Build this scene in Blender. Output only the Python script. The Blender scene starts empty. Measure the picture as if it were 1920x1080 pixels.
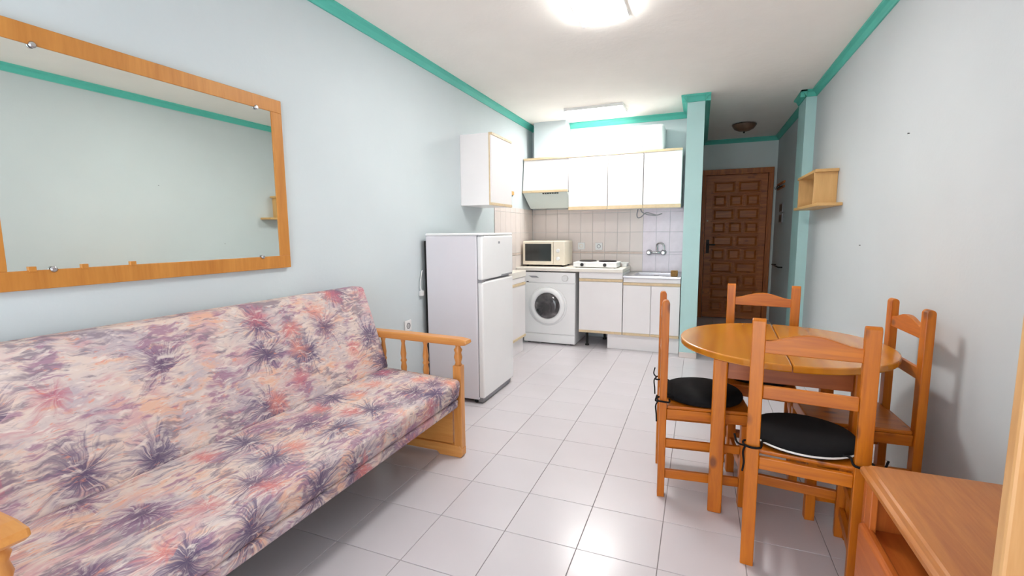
import bpy, bmesh, math, random
from mathutils import Vector, Matrix
random.seed(7)
SC = bpy.context.scene
C = SC.collection
PI = math.pi

# ------------------------------------------------------------------ camera
F_PX, YAW, PITCH, ROLL, CAM_Z = 873.65, math.radians(21.91), math.radians(6.80), math.radians(-0.476), 1.258
fw = Vector((-math.sin(YAW)*math.cos(PITCH), math.cos(YAW)*math.cos(PITCH), -math.sin(PITCH)))
rt = Vector((math.cos(YAW), math.sin(YAW), 0))
up = rt.cross(fw)
rt2 = rt*math.cos(ROLL) + up*math.sin(ROLL)
up2 = -rt*math.sin(ROLL) + up*math.cos(ROLL)
cam_d = bpy.data.cameras.new('camera')
cam_d.sensor_width = 36.0
cam_d.lens = F_PX/1920*36
cam_d.clip_start = 0.02
cam = bpy.data.objects.new('camera', cam_d)
C.objects.link(cam)
m = Matrix.Identity(4)
for r in range(3):
    m[r][0], m[r][1], m[r][2] = rt2[r], up2[r], -fw[r]
m[2][3] = CAM_Z
cam.matrix_world = m
SC.camera = cam

# ------------------------------------------------------------------ light
SKY_STRENGTH, LAMP_A, LAMP_B = 1.9, 21.0, 16.0
world = bpy.data.worlds.new('world')
SC.world = world
world.use_nodes = True
bg = world.node_tree.nodes['Background']
bg.inputs[0].default_value = (0.90, 0.945, 1.0, 1)
bg.inputs[1].default_value = SKY_STRENGTH
SC.view_settings.view_transform = 'Standard'
SC.view_settings.look = 'None'
SC.view_settings.gamma = 1
SC.view_settings.use_curve_mapping = False
SC.view_settings.exposure = 1.52
por_d = bpy.data.lights.new('window_portal', 'AREA')
por_d.shape = 'RECTANGLE'
por_d.size, por_d.size_y = 1.9, 2.1
por_d.cycles.is_portal = True
por = bpy.data.objects.new('window_portal', por_d)
por.location = (-0.5, -1.22, 1.05)
por.rotation_euler = (PI/2, 0, PI)      # shines into the room (+Y)
C.objects.link(por)

# ------------------------------------------------------------------ room measures
XL, XR, YF, YB, H = -1.94, 0.94, -1.2, 5.52, 2.52
PX0, PX1, PY = -0.155, 0.0, 4.86          # partition between kitchen and hall
YH = 7.35                                 # hall end wall
TILE, TX0, TY0 = 0.31, -1.034, 1.695

# ------------------------------------------------------------------ materials
def srgb(r, g, b):
    f = lambda c: (c/255/12.92) if c/255 <= 0.04045 else ((c/255+0.055)/1.055)**2.4
    return (f(r), f(g), f(b), 1)

class NT:
    def __init__(s, name):
        s.m = bpy.data.materials.new(name)
        s.m.use_nodes = True
        s.t = s.m.node_tree
        s.b = s.t.nodes['Principled BSDF']
    def n(s, kind, **kw):
        nd = s.t.nodes.new(kind)
        for k, v in kw.items():
            if k in nd.inputs and not hasattr(nd, k):
                nd.inputs[k].default_value = v
            else:
                setattr(nd, k, v)
        return nd
    def l(s, a, b):
        s.t.links.new(a, b)
    def math(s, op, a, b=None, c=None):
        nd = s.t.nodes.new('ShaderNodeMath')
        nd.operation = op
        for i, v in enumerate((a, b, c)):
            if v is None: continue
            if isinstance(v, (int, float)): nd.inputs[i].default_value = v
            else: s.l(v, nd.inputs[i])
        return nd.outputs[0]
    def ramp(s, fac, *stops):
        nd = s.t.nodes.new('ShaderNodeValToRGB')
        e = nd.color_ramp.elements
        while len(e) < len(stops): e.new(0.5)
        for i, (p, c) in enumerate(stops):
            e[i].position = p
            e[i].color = c if isinstance(c, tuple) else (c, c, c, 1)
        s.l(fac, nd.inputs[0])
        return nd.outputs[0]
    def mix(s, fac, a, b, mode='MIX'):
        nd = s.t.nodes.new('ShaderNodeMix')
        nd.data_type = 'RGBA'
        nd.blend_type = mode
        for i, v in ((0, fac), (6, a), (7, b)):
            if isinstance(v, (int, float)): nd.inputs[i].default_value = v
            elif isinstance(v, tuple): nd.inputs[i].default_value = v
            else: s.l(v, nd.inputs[i])
        return nd.outputs[2]
    def coords(s, which='Object', scale=(1, 1, 1), loc=(0, 0, 0)):
        tc = s.t.nodes.new('ShaderNodeTexCoord')
        mp = s.t.nodes.new('ShaderNodeMapping')
        mp.inputs['Scale'].default_value = scale
        mp.inputs['Location'].default_value = loc
        s.l(tc.outputs[which], mp.inputs['Vector'])
        return mp.outputs[0]
    def noise(s, vec, scale, detail=3, rough=0.5, dist=0.0):
        nd = s.n('ShaderNodeTexNoise')
        nd.inputs['Scale'].default_value = scale
        nd.inputs['Detail'].default_value = detail
        nd.inputs['Roughness'].default_value = rough
        nd.inputs['Distortion'].default_value = dist
        if vec is not None: s.l(vec, nd.inputs['Vector'])
        return nd.outputs[0]
    def bump(s, h, strength, dist=0.01):
        nd = s.n('ShaderNodeBump')
        nd.inputs['Strength'].default_value = strength
        nd.inputs['Distance'].default_value = dist
        s.l(h, nd.inputs['Height'])
        s.l(nd.outputs[0], s.b.inputs['Normal'])

M = {}
def plain(key, col, rough=0.5, metal=0.0, var=0.03, vscale=6, bump=0.0, bscale=80, spec=0.5, coat=0.0, emit=None):
    t = NT(key)
    v = t.coords()
    nz = t.noise(v, vscale, 3)
    dark = tuple(c*(1-var*2) for c in col[:3]) + (1,)
    lite = tuple(min(1, c*(1+var)) for c in col[:3]) + (1,)
    t.l(t.ramp(nz, (0.3, dark), (0.7, lite)), t.b.inputs['Base Color'])
    t.b.inputs['Roughness'].default_value = rough
    t.b.inputs['Metallic'].default_value = metal
    t.b.inputs['Specular IOR Level'].default_value = spec
    t.b.inputs['Coat Weight'].default_value = coat
    if bump: t.bump(t.noise(v, bscale, 4), bump, 0.004)
    if emit:
        t.b.inputs['Emission Color'].default_value = emit[0]
        t.b.inputs['Emission Strength'].default_value = emit[1]
    M[key] = t.m
    return t.m

def wood(key, c_lo, c_hi, axis='Z', rough=0.38, scale=1.0, knots=0.0, coat=0.15, knot_col=(0.16, 0.045, 0.012, 1)):
    t = NT(key)
    st = {'X': (1.2, 14, 14), 'Y': (14, 1.2, 14), 'Z': (14, 14, 1.2)}[axis]
    v = t.coords(scale=tuple(a*scale for a in st))
    oi = t.n('ShaderNodeObjectInfo')
    add = t.n('ShaderNodeVectorMath', operation='ADD')
    t.l(v, add.inputs[0])
    mul = t.math('MULTIPLY', oi.outputs['Random'], 40.0)
    t.l(mul, add.inputs[1])
    v = add.outputs[0]
    fine = coat < 0.4
    g1 = t.noise(v, 1.6 if fine else 1.0, 5 if fine else 1, 0.6, 0.8 if fine else 0.3)
    g2 = t.noise(v, 7.0 if fine else 2.0, 3 if fine else 0, 0.6, 0.2)
    g = t.math('ADD', t.math('MULTIPLY', g1, 0.72), t.math('MULTIPLY', g2, 0.28))
    col = t.ramp(g, (0.30, c_lo), (0.68, c_hi))
    if knots:
        kv = t.coords(scale={'X': (6, 11, 11), 'Y': (11, 6, 11), 'Z': (11, 11, 6)}[axis])
        a2 = t.n('ShaderNodeVectorMath', operation='ADD')
        t.l(kv, a2.inputs[0]); t.l(mul, a2.inputs[1])
        vo = t.n('ShaderNodeTexVoronoi')
        vo.inputs['Scale'].default_value = 1.0
        t.l(a2.outputs[0], vo.inputs['Vector'])
        k = t.ramp(vo.outputs['Distance'], (0.11, knots), (0.22, 0.0))
        col = t.mix(k, col, knot_col)
    t.l(col, t.b.inputs['Base Color'])
    t.b.inputs['Roughness'].default_value = rough
    t.b.inputs['Coat Weight'].default_value = coat
    t.b.inputs['Coat Roughness'].default_value = 0.25
    if coat < 0.4: t.bump(g, 0.10, 0.002)
    M[key] = t.m
    return t.m

plain('paint_left', srgb(207, 217, 220), 0.75, var=0.012, vscale=2, bump=0.12, bscale=60)
plain('paint_right', srgb(205, 210, 212), 0.75, var=0.012, vscale=2, bump=0.12, bscale=60)
plain('paint_mint', srgb(188, 226, 224), 0.6, var=0.02, vscale=3, bump=0.15, bscale=60)
plain('paint_hall', srgb(226, 236, 234), 0.75, var=0.015, vscale=2, bump=0.12, bscale=60)
plain('cornice_teal', srgb(90, 196, 178), 0.5, var=0.03, vscale=5)
plain('ceiling_white', srgb(246, 241, 234), 0.85, var=0.012, vscale=3, bump=0.5, bscale=22)
plain('grout', srgb(140, 133, 133), 0.8, var=0.05, vscale=12)
plain('floor_tile', srgb(210, 204, 208), 0.22, var=0.012, vscale=3, spec=0.5)
plain('wall_tile', srgb(230, 219, 214), 0.25, var=0.02, vscale=4)
plain('wall_tile_lilac', srgb(236, 226, 236), 0.25, var=0.03, vscale=14)
plain('tile_band', srgb(216, 198, 188), 0.3, var=0.05, vscale=25)
plain('white_laminate', srgb(240, 236, 236), 0.35, var=0.006)
plain('white_enamel', srgb(243, 243, 243), 0.28, var=0.006, coat=0.2)
plain('fridge_side', srgb(228, 225, 231), 0.42, var=0.006)
plain('white_plastic', srgb(232, 232, 232), 0.4, var=0.01)
plain('cream_plastic', srgb(236, 226, 208), 0.4, var=0.01)
plain('grey_plastic', srgb(150, 150, 155), 0.45)
plain('dark_plastic', srgb(28, 28, 30), 0.4)
plain('black_glass', srgb(34, 38, 38), 0.12, var=0.02, coat=0.5)
plain('chrome', srgb(205, 205, 208), 0.16, metal=1.0, var=0.01)
plain('steel', srgb(196, 196, 200), 0.28, metal=1.0, var=0.03, vscale=20)
plain('dark_metal', srgb(48, 46, 46), 0.45, metal=0.7)
plain('beige_trim', srgb(222, 198, 160), 0.45, var=0.05, vscale=30)
plain('counter_white', srgb(238, 232, 222), 0.35, var=0.01)
plain('hood_metal', srgb(212, 220, 214), 0.4, var=0.01)
plain('cushion_black', srgb(20, 19, 21), 0.85, var=0.1, vscale=60, bump=0.25, bscale=400, spec=0.2)
plain('piping_white', srgb(235, 233, 230), 0.7)
plain('sponge_brown', srgb(150, 112, 62), 0.9, var=0.15, vscale=60, bump=0.5, bscale=200)
plain('lamp_glass', srgb(120, 92, 74), 0.3, var=0.15, vscale=14)
plain('black_rubber', srgb(24, 23, 23), 0.7)
plain('hob_ring', srgb(46, 40, 38), 0.5, var=0.08)
plain('sign_ink', srgb(92, 84, 78), 0.6, var=0.2, vscale=40)
plain('underside_cloth_shade', srgb(70, 66, 66), 0.95)  # sofa underside fabric, dark tone stands in for shade below the seat
t = plain('panel_light_a', srgb(250, 250, 250), 0.4, emit=((1.0, 0.985, 0.96, 1), LAMP_A))
t = plain('panel_light_b', srgb(250, 250, 250), 0.4, emit=((1.0, 0.985, 0.95, 1), LAMP_B))

for ax in 'XYZ':
    wood('pine_'+ax, srgb(170, 84, 2), srgb(212, 122, 10), ax, knots=0.85, coat=0.05)
    wood('arm_'+ax, srgb(200, 126, 56), srgb(224, 160, 88), ax, rough=0.35)
    wood('oak_'+ax, srgb(182, 114, 40), srgb(208, 142, 62), ax, rough=0.5, coat=0.05)
    wood('shelf_'+ax, srgb(204, 158, 96), srgb(222, 178, 116), ax, rough=0.5, coat=0.05)
    wood('bench_'+ax, srgb(164, 90, 34), srgb(202, 130, 62), ax, rough=0.4)
    wood('bench_pine_'+ax, srgb(176, 84, 26), srgb(206, 116, 48), ax, rough=0.4)
    wood('pale_pine_'+ax, srgb(206, 150, 92), srgb(230, 184, 126), ax, rough=0.45)
    wood('door_'+ax, srgb(146, 74, 22), srgb(204, 116, 46), ax, rough=0.45, knots=0.5)
    wood('table_'+ax, srgb(186, 110, 14), srgb(208, 134, 30), ax, rough=0.26, coat=0.5)
    wood('apron_'+ax, srgb(140, 68, 24), srgb(170, 92, 38), ax, rough=0.4, knots=0.5)

# mirror: silvered glass with a faint green cast
t = NT('mirror_glass')
t.b.inputs['Base Color'].default_value = (0.86, 0.93, 0.885, 1)
t.b.inputs['Metallic'].default_value = 1.0
t.b.inputs['Roughness'].default_value = 0.015
M['mirror_glass'] = t.m
# washing machine porthole
t = NT('porthole_glass')
v = t.coords()
t.l(t.ramp(t.noise(v, 7, 2, 0.5, 1.5), (0.35, srgb(48, 46, 48)), (0.60, srgb(84, 80, 82)), (0.75, srgb(140, 136, 136))), t.b.inputs['Base Color'])
t.b.inputs['Roughness'].default_value = 0.15
t.b.inputs['Coat Weight'].default_value = 0.8
M['porthole_glass'] = t.m

# sofa print: painterly flowers and feathered leaves in mauve, grey, coral and cream
def fabric():
    t = NT('sofa_floral')
    tc = t.n('ShaderNodeTexCoord')
    uv = tc.outputs['UV']
    wn = t.n('ShaderNodeTexNoise'); wn.inputs['Scale'].default_value = 9; wn.inputs['Detail'].default_value = 3
    t.l(uv, wn.inputs['Vector'])
    sub = t.n('ShaderNodeVectorMath', operation='SUBTRACT'); t.l(wn.outputs['Color'], sub.inputs[0]); sub.inputs[1].default_value = (0.5, 0.5, 0.5)
    sc = t.n('ShaderNodeVectorMath', operation='SCALE'); t.l(sub.outputs[0], sc.inputs[0]); sc.inputs['Scale'].default_value = 0.07
    ad = t.n('ShaderNodeVectorMath', operation='ADD'); t.l(uv, ad.inputs[0]); t.l(sc.outputs[0], ad.inputs[1])
    w = ad.outputs[0]
    def burst(scale, seed, k, warp=True):
        mp = t.n('ShaderNodeMapping'); mp.inputs['Location'].default_value = (seed, seed*0.7, 0)
        t.l(w if warp else uv, mp.inputs['Vector'])
        vo = t.n('ShaderNodeTexVoronoi'); vo.voronoi_dimensions = '2D'; vo.inputs['Scale'].default_value = scale
        t.l(mp.outputs[0], vo.inputs['Vector'])
        d = t.n('ShaderNodeVectorMath', operation='SUBTRACT'); t.l(mp.outputs[0], d.inputs[0]); t.l(vo.outputs['Position'], d.inputs[1])
        nrm = t.n('ShaderNodeVectorMath', operation='NORMALIZE'); t.l(d.outputs[0], nrm.inputs[0])
        ln = t.n('ShaderNodeVectorMath', operation='LENGTH'); t.l(d.outputs[0], ln.inputs[0])
        sp = t.n('ShaderNodeSeparateXYZ'); t.l(nrm.outputs[0], sp.inputs[0])
        sc2 = t.n('ShaderNodeSeparateColor'); t.l(vo.outputs['Color'], sc2.inputs[0])
        cb = t.n('ShaderNodeCombineXYZ')
        t.l(t.math('MULTIPLY', sp.outputs[0], k), cb.inputs[0]); t.l(t.math('MULTIPLY', sp.outputs[1], k), cb.inputs[1])
        t.l(t.math('ADD', t.math('MULTIPLY', sc2.outputs[2], 30.0), t.math('MULTIPLY', ln.outputs['Value'], 3.0)), cb.inputs[2])
        st = t.noise(cb.outputs[0], 1.0, 3, 0.65)
        return t.math('MULTIPLY', ln.outputs['Value'], scale), st, sc2.outputs[0], sc2.outputs[1]
    def streak(angle, sx, sy, scale, seed, detail=4, dist=0.6):
        mp = t.n('ShaderNodeMapping'); mp.inputs['Rotation'].default_value = (0, 0, angle)
        mp.inputs['Scale'].default_value = (sx, sy, 1); mp.inputs['Location'].default_value = (seed, seed, 0)
        t.l(w, mp.inputs['Vector'])
        return t.noise(mp.outputs[0], scale, detail, 0.65, dist)
    def cloud(seed, scale, lo, hi, amt, s_ang, s_amt, colr, base):
        mp = t.n('ShaderNodeMapping'); mp.inputs['Location'].default_value = (seed, seed*1.7, 0); t.l(w, mp.inputs['Vector'])
        n = t.noise(mp.outputs[0], scale, 3, 0.55, 0.3)
        s_ = streak(s_ang, 1, 4.5, 9, seed+2.2, 4, 0.5)
        g = t.math('ADD', n, t.math('MULTIPLY', t.math('SUBTRACT', s_, 0.5), s_amt))
        return t.mix(t.ramp(g, (lo, 0.0), (hi, amt)), base, colr)
    # ground
    n1 = t.noise(w, 6.5, 3)
    col = t.ramp(n1, (0.32, srgb(200, 184, 186)), (0.50, srgb(220, 204, 195)), (0.68, srgb(226, 202, 188)))
    col = cloud(3.1, 6.0, 0.50, 0.64, 0.7, 0.5, 0.7, srgb(182, 170, 180), col)
    col = cloud(8.4, 5.5, 0.52, 0.66, 0.8, 0.9, 0.7, srgb(208, 164, 166), col)
    col = cloud(1.3, 6.5, 0.55, 0.68, 0.75, -0.3, 0.8, srgb(228, 178, 150), col)
    col = cloud(6.9, 5.8, 0.56, 0.66, 0.85, 0.2, 0.9, srgb(164, 126, 148), col)
    col = cloud(5.7, 4.6, 0.55, 0.66, 0.8, -0.8, 0.95, srgb(140, 126, 138), col)
    # feathered purple leaves
    r, st, ra, rb = burst(4.3, 2.0, 8.0)
    on = t.ramp(ra, (0.30, 0.0), (0.34, 1.0))
    lim = t.math('ADD', t.math('MULTIPLY', st, 1.7), -0.36)
    msk = t.ramp(t.math('SUBTRACT', lim, r), (0.0, 0.0), (0.40, 0.85))
    hue = t.ramp(rb, (0.2, srgb(110, 98, 130)), (0.5, srgb(122, 108, 130)), (0.8, srgb(146, 112, 138)))
    col = t.mix(t.math('MULTIPLY', msk, on), col, hue)
    dk = t.ramp(t.math('SUBTRACT', t.math('MULTIPLY', st, 0.50), r), (0.0, 0.0), (0.25, 0.75))
    col = t.mix(t.math('MULTIPLY', dk, on), col, srgb(86, 74, 102))
    # coral flowers
    r2, st2, ra2, rb2 = burst(5.6, 9.3, 4.0)
    m2 = t.ramp(t.math('SUBTRACT', t.math('MULTIPLY', st2, 0.74), r2), (0.0, 0.0), (0.34, 0.85))
    on2 = t.ramp(ra2, (0.55, 0.0), (0.59, 1.0))
    c2 = t.ramp(rb2, (0.25, srgb(214, 128, 124)), (0.5, srgb(228, 160, 136)), (0.8, srgb(190, 112, 128)))
    col = t.mix(t.math('MULTIPLY', m2, on2), col, c2)
    # light and dark dabs
    for ang, sca, sd, lo, hi, am, cc in ((0.9, 15, 1.9, 0.57, 0.68, 0.75, srgb(232, 220, 212)), (-0.9, 19, 11.9, 0.58, 0.68, 0.7, srgb(222, 206, 202)),
                                         (-0.4, 17, 5.2, 0.62, 0.72, 0.6, srgb(108, 96, 112)), (1.3, 22, 7.4, 0.63, 0.72, 0.5, srgb(128, 104, 120)), (0.3, 24, 15.4, 0.62, 0.70, 0.7, srgb(226, 150, 128))):
        col = t.mix(t.ramp(streak(ang, 1, 3.2, sca, sd, 3, 0.1), (lo, 0.0), (hi, am)), col, cc)
    t.l(col, t.b.inputs['Base Color'])
    t.b.inputs['Roughness'].default_value = 0.85
    t.b.inputs['Specular IOR Level'].default_value = 0.2
    t.bump(t.noise(uv, 260, 2), 0.08, 0.002)
    M['sofa_floral'] = t.m
fabric()

# ------------------------------------------------------------------ mesh helpers
def bx(bm, x0, x1, y0, y1, z0, z1, bev=0.0, seg=2, rot=None, smooth=False):
    """box between corners, bevelled; rot = (Matrix, pivot)"""
    b2 = bmesh.new()
    bmesh.ops.create_cube(b2, size=1.0)
    for v in b2.verts:
        v.co = Vector((x0+(v.co.x+0.5)*(x1-x0), y0+(v.co.y+0.5)*(y1-y0), z0+(v.co.z+0.5)*(z1-z0)))
    if bev > 0:
        bmesh.ops.bevel(b2, geom=list(b2.edges), offset=min(bev, 0.49*min(abs(x1-x0), abs(y1-y0), abs(z1-z0))), segments=seg, profile=0.5, affect='EDGES')
    if rot is not None:
        mt, pv = rot
        for v in b2.verts: v.co = mt @ (v.co-Vector(pv)) + Vector(pv)
    merge(bm, b2, smooth)

def merge(bm, b2, smooth=False):
    mp = {v: bm.verts.new(v.co) for v in b2.verts}
    for f in b2.faces:
        try:
            nf = bm.faces.new([mp[v] for v in f.verts]); nf.smooth = smooth
        except ValueError: pass
    b2.free()

def lathe(bm, prof, c=(0, 0, 0), axis='Z', n=24, cap=True):
    """prof: list of (radius, height) along axis"""
    rings = []
    for r, h in prof:
        ring = []
        for i in range(n):
            a = 2*PI*i/n
            p = (r*math.cos(a), r*math.sin(a), h)
            if axis == 'X': p = (h, r*math.cos(a), r*math.sin(a))
            if axis == 'Y': p = (r*math.sin(a), h, r*math.cos(a))
            ring.append(bm.verts.new(Vector(p)+Vector(c)))
        rings.append(ring)
    for a, b in zip(rings, rings[1:]):
        for i in range(n):
            f = bm.faces.new((a[i], a[(i+1) % n], b[(i+1) % n], b[i])); f.smooth = True
    if cap:
        bm.faces.new(rings[0][::-1]); bm.faces.new(rings[-1])

def tube(bm, pts, r, n=8, closed=False):
    pts = [Vector(p) for p in pts]
    rings = []
    L = len(pts)
    prev = None
    for i, p in enumerate(pts):
        a = pts[(i-1) % L] if (closed or i > 0) else p
        b = pts[(i+1) % L] if (closed or i < L-1) else p
        d = (b-a).normalized()
        if prev is None:
            u = d.orthogonal().normalized()
        else:
            u = (prev - d*prev.dot(d)).normalized()
        prev = u
        w = d.cross(u)
        rings.append([bm.verts.new(p+(u*math.cos(2*PI*k/n)+w*math.sin(2*PI*k/n))*r) for k in range(n)])
    prs = list(zip(rings, rings[1:])) + ([(rings[-1], rings[0])] if closed else [])
    for a, b in prs:
        for k in range(n):
            f = bm.faces.new((a[k], a[(k+1) % n], b[(k+1) % n], b[k])); f.smooth = True
    if not closed:
        bm.faces.new(rings[0][::-1]); bm.faces.new(rings[-1])

def spline(pts, n=8):
    """Catmull-Rom through points"""
    P = [Vector(p) for p in pts]
    P = [P[0]*2-P[1]] + P + [P[-1]*2-P[-2]]
    out = []
    for i in range(1, len(P)-2):
        for k in range(n):
            s = k/n
            out.append(0.5*((2*P[i]) + (P[i+1]-P[i-1])*s + (2*P[i-1]-5*P[i]+4*P[i+1]-P[i+2])*s*s + (3*P[i]-P[i-1]-3*P[i+1]+P[i+2])*s**3))
    out.append(P[-2])
    return out

def prism(bm, poly, axis, a0, a1, bev=0.0, smooth=False):
    """extrude a 2D polygon along an axis: axis X -> (y,z), Y -> (x,z), Z -> (x,y)"""
    b2 = bmesh.new()
    def mk(p, a):
        return {'X': (a, p[0], p[1]), 'Y': (p[0], a, p[1]), 'Z': (p[0], p[1], a)}[axis]
    A = [b2.verts.new(mk(p, a0)) for p in poly]
    B = [b2.verts.new(mk(p, a1)) for p in poly]
    n = len(poly)
    for i in range(n):
        b2.faces.new((A[i], A[(i+1) % n], B[(i+1) % n], B[i]))
    fa = b2.faces.new(A[::-1]); fb = b2.faces.new(B)
    bmesh.ops.recalc_face_normals(b2, faces=list(b2.faces))
    if bev:
        bmesh.ops.bevel(b2, geom=list(set(list(fa.edges)+list(fb.edges))), offset=bev, segments=2, profile=0.5, affect='EDGES')
    merge(bm, b2, smooth)

def obj(name, bm, mat, parent=None, world=False, uvmode=None, smooth_angle=None):
    bmesh.ops.recalc_face_normals(bm, faces=list(bm.faces))
    if uvmode:
        uvl = bm.loops.layers.uv.new('UVMap')
        for f in bm.faces:
            for lp in f.loops:
                lp[uvl].uv = uvmode(lp.vert.co, f.normal)
    if world and parent is not None:
        root = parent
        while root.parent: root = root.parent
        inv = root.matrix_basis.inverted()
        for v in bm.verts: v.co = inv @ v.co
    me = bpy.data.meshes.new(name)
    bm.to_mesh(me); bm.free()
    me.materials.append(M[mat])
    o = bpy.data.objects.new(name, me)
    C.objects.link(o)
    if parent is not None: o.parent = parent
    return o

def N(): return bmesh.new()
def box(name, mat, parent, x0, x1, y0, y1, z0, z1, bev=0.003, world=False, seg=2, **k):
    bm = N(); bx(bm, x0, x1, y0, y1, z0, z1, bev, seg)
    return obj(name, bm, mat, parent, world, **k)

def tag(o, label, cat, group=None, kind=None):
    o['label'] = label
    if cat: o['category'] = cat
    if group: o['group'] = group
    if kind: o['kind'] = kind
    return o
def thing(name, label, cat, loc=(0, 0, 0), rz=0.0, group=None, kind=None):
    o = bpy.data.objects.new(name, None)
    o.empty_display_size = 0.1
    C.objects.link(o)
    o.location = loc
    o.rotation_euler = (0, 0, rz)
    o.matrix_basis = Matrix.Translation(loc) @ Matrix.Rotation(rz, 4, 'Z')
    return tag(o, label, cat, group, kind)
def struct(o, label, cat):
    return tag(o, label, cat, None, 'structure')
def part(o, label):
    o['label'] = label
    return o

# ================================================================== THE ROOM
# floor: grout bed with separate ceramic tiles
bm = N(); bx(bm, XL-0.1, XR+0.1, YF-0.1, YH+0.1, -0.12, -0.0035)
floor = struct(obj('floor', bm, 'grout'), 'pale glossy ceramic tile floor with thin grey joints', 'floor')
GAP = 0.0026
tile_mesh = {}
def floor_tile(x0, x1, y0, y1):
    sx, sy = round(x1-x0, 4), round(y1-y0, 4)
    if sx < 0.012 or sy < 0.012: return
    key = (sx, sy)
    if key not in tile_mesh:
        b = N(); bx(b, -sx/2+GAP/2, sx/2-GAP/2, -sy/2+GAP/2, sy/2-GAP/2, -0.010, 0.0, 0.0012, 1)
        me = bpy.data.meshes.new('tile'); bmesh.ops.recalc_face_normals(b, faces=list(b.faces)); b.to_mesh(me); b.free()
        me.materials.append(M['floor_tile']); tile_mesh[key] = me
    o = bpy.data.objects.new('tile', tile_mesh[key])
    C.objects.link(o); o.parent = floor
    o.location = ((x0+x1)/2, (y0+y1)/2, random.uniform(-0.0003, 0.0))
def lay(rx0, rx1, ry0, ry1):
    i0, i1 = math.floor((rx0-TX0)/TILE), math.ceil((rx1-TX0)/TILE)
    j0, j1 = math.floor((ry0-TY0)/TILE), math.ceil((ry1-TY0)/TILE)
    for i in range(i0, i1):
        for j in range(j0, j1):
            floor_tile(max(rx0, TX0+i*TILE), min(rx1, TX0+(i+1)*TILE), max(ry0, TY0+j*TILE), min(ry1, TY0+(j+1)*TILE))
lay(XL, XR, YF, PY)
lay(XL, PX0, PY, YB)
lay(PX1, XR, PY, YH)

def wall(name, label, mat, *b):
    bm = N(); bx(bm, *b)
    return struct(obj(name, bm, mat), label, 'wall')
wall('wall_left', 'pale mint painted wall behind the floral sofa and mirror', 'paint_left', XL-0.12, XL, YF-0.12, YB+0.12, -0.1, H+0.1)
wall('wall_right', 'plain off-white wall beside the dining table', 'paint_right', XR, XR+0.12, YF-0.12, YH+0.12, -0.1, H+0.1)
wall_back = wall('wall_back', 'mint painted kitchen wall above the tiled splashback', 'paint_left', XL, PX0, YB, YB+0.12, -0.1, H+0.1)
wall('wall_hall_back', 'grey painted wall around the carved front door', 'paint_hall', PX0, XR, YH, YH+0.12, -0.1, H+0.1)
wall('wall_partition', 'narrow mint wall end between kitchen and entrance hall', 'paint_mint', PX0, PX1, PY, YH, 0.0, H)
wall('wall_pilaster', 'mint painted pilaster on the right wall at the hall entrance', 'paint_mint', 0.855, XR, 5.12, 5.46, 0.0, H)
bm = N(); bx(bm, XL-0.12, XR+0.12, YF-0.12, YH+0.12, H, H+0.12)
struct(obj('ceiling', bm, 'ceiling_white'), 'white textured plaster ceiling', 'ceiling')
# boxed duct in the kitchen corner
wall('wall_duct', 'boxed white duct above the extractor hood reaching the ceiling', 'paint_left', -1.84, -1.46, 5.30, YB, 2.115, H)
# wall behind the camera with the balcony opening
bm = N()
OX0, OX1, OZ1 = -1.45, 0.45, 2.1
bx(bm, XL, OX0, YF-0.12, YF, 0, H)
bx(bm, OX1, XR, YF-0.12, YF, 0, H)
bx(bm, OX0, OX1, YF-0.12, YF, OZ1, H)
struct(obj('wall_front', bm, 'paint_right'), 'wall with the balcony opening facing the kitchen', 'wall')
win = thing('window_1', 'white framed balcony opening letting in daylight', 'window', (-0.5, YF-0.06, 0), kind='structure')
bm = N()
bx(bm, OX0, OX0+0.05, YF-0.1, YF-0.04, 0.02, OZ1, 0.004); bx(bm, OX1-0.05, OX1, YF-0.1, YF-0.04, 0.02, OZ1, 0.004)
bx(bm, OX0, OX1, YF-0.1, YF-0.04, OZ1-0.05, OZ1, 0.004); bx(bm, OX0, OX1, YF-0.1, YF-0.04, 0.0, 0.03, 0.004)
obj('window_frame', bm, 'white_plastic', win, True)

# cornices: teal cove with a small lip
def cornice(name, label, runs, h=0.055, d=0.048):
    bm = N()
    for (ax, a0, a1, w, s, zt) in runs:      # axis, from, to, wall coordinate, direction away from the wall
        pr = [(w, zt-h), (w+s*0.010, zt-h), (w+s*0.014, zt-h+0.012), (w+s*(d*0.55), zt-h*0.42), (w+s*(d-0.008), zt-0.016), (w+s*d, zt-0.014), (w+s*d, zt), (w, zt)]
        prism(bm, pr, ax, a0, a1)
    return struct(obj(name, bm, 'cornice_teal'), label, 'cornice')
cornice('trim_1', 'teal cornice along the top of the left wall above the mirror', [('Y', YF, YB, XL, 1, H)])
cornice('trim_2', 'teal cornice along the top of the right wall by the table', [('Y', YF, 5.12, XR, -1, H), ('X', 0.855-0.048, XR, 5.12, -1, H), ('Y', 5.12-0.048, 5.46, 0.855, -1, H)])
cornice('trim_3', 'teal cornice above the kitchen wall cupboards and around the wall end', [('X', -1.46, PX0, YB, -1, H), ('Y', PY-0.048, YB, PX0, -1, H), ('X', PX0-0.048, PX1+0.048, PY, -1, H), ('X', XL, -1.84, YB, -1, H)], h=0.06, d=0.055)
cornice('trim_4', 'teal cornice around the entrance hall ceiling', [('Y', PY-0.048, YH, PX1, 1, H), ('X', PX1, XR, YH, -1, H), ('Y', 5.46, YH, XR, -1, H)])
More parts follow.
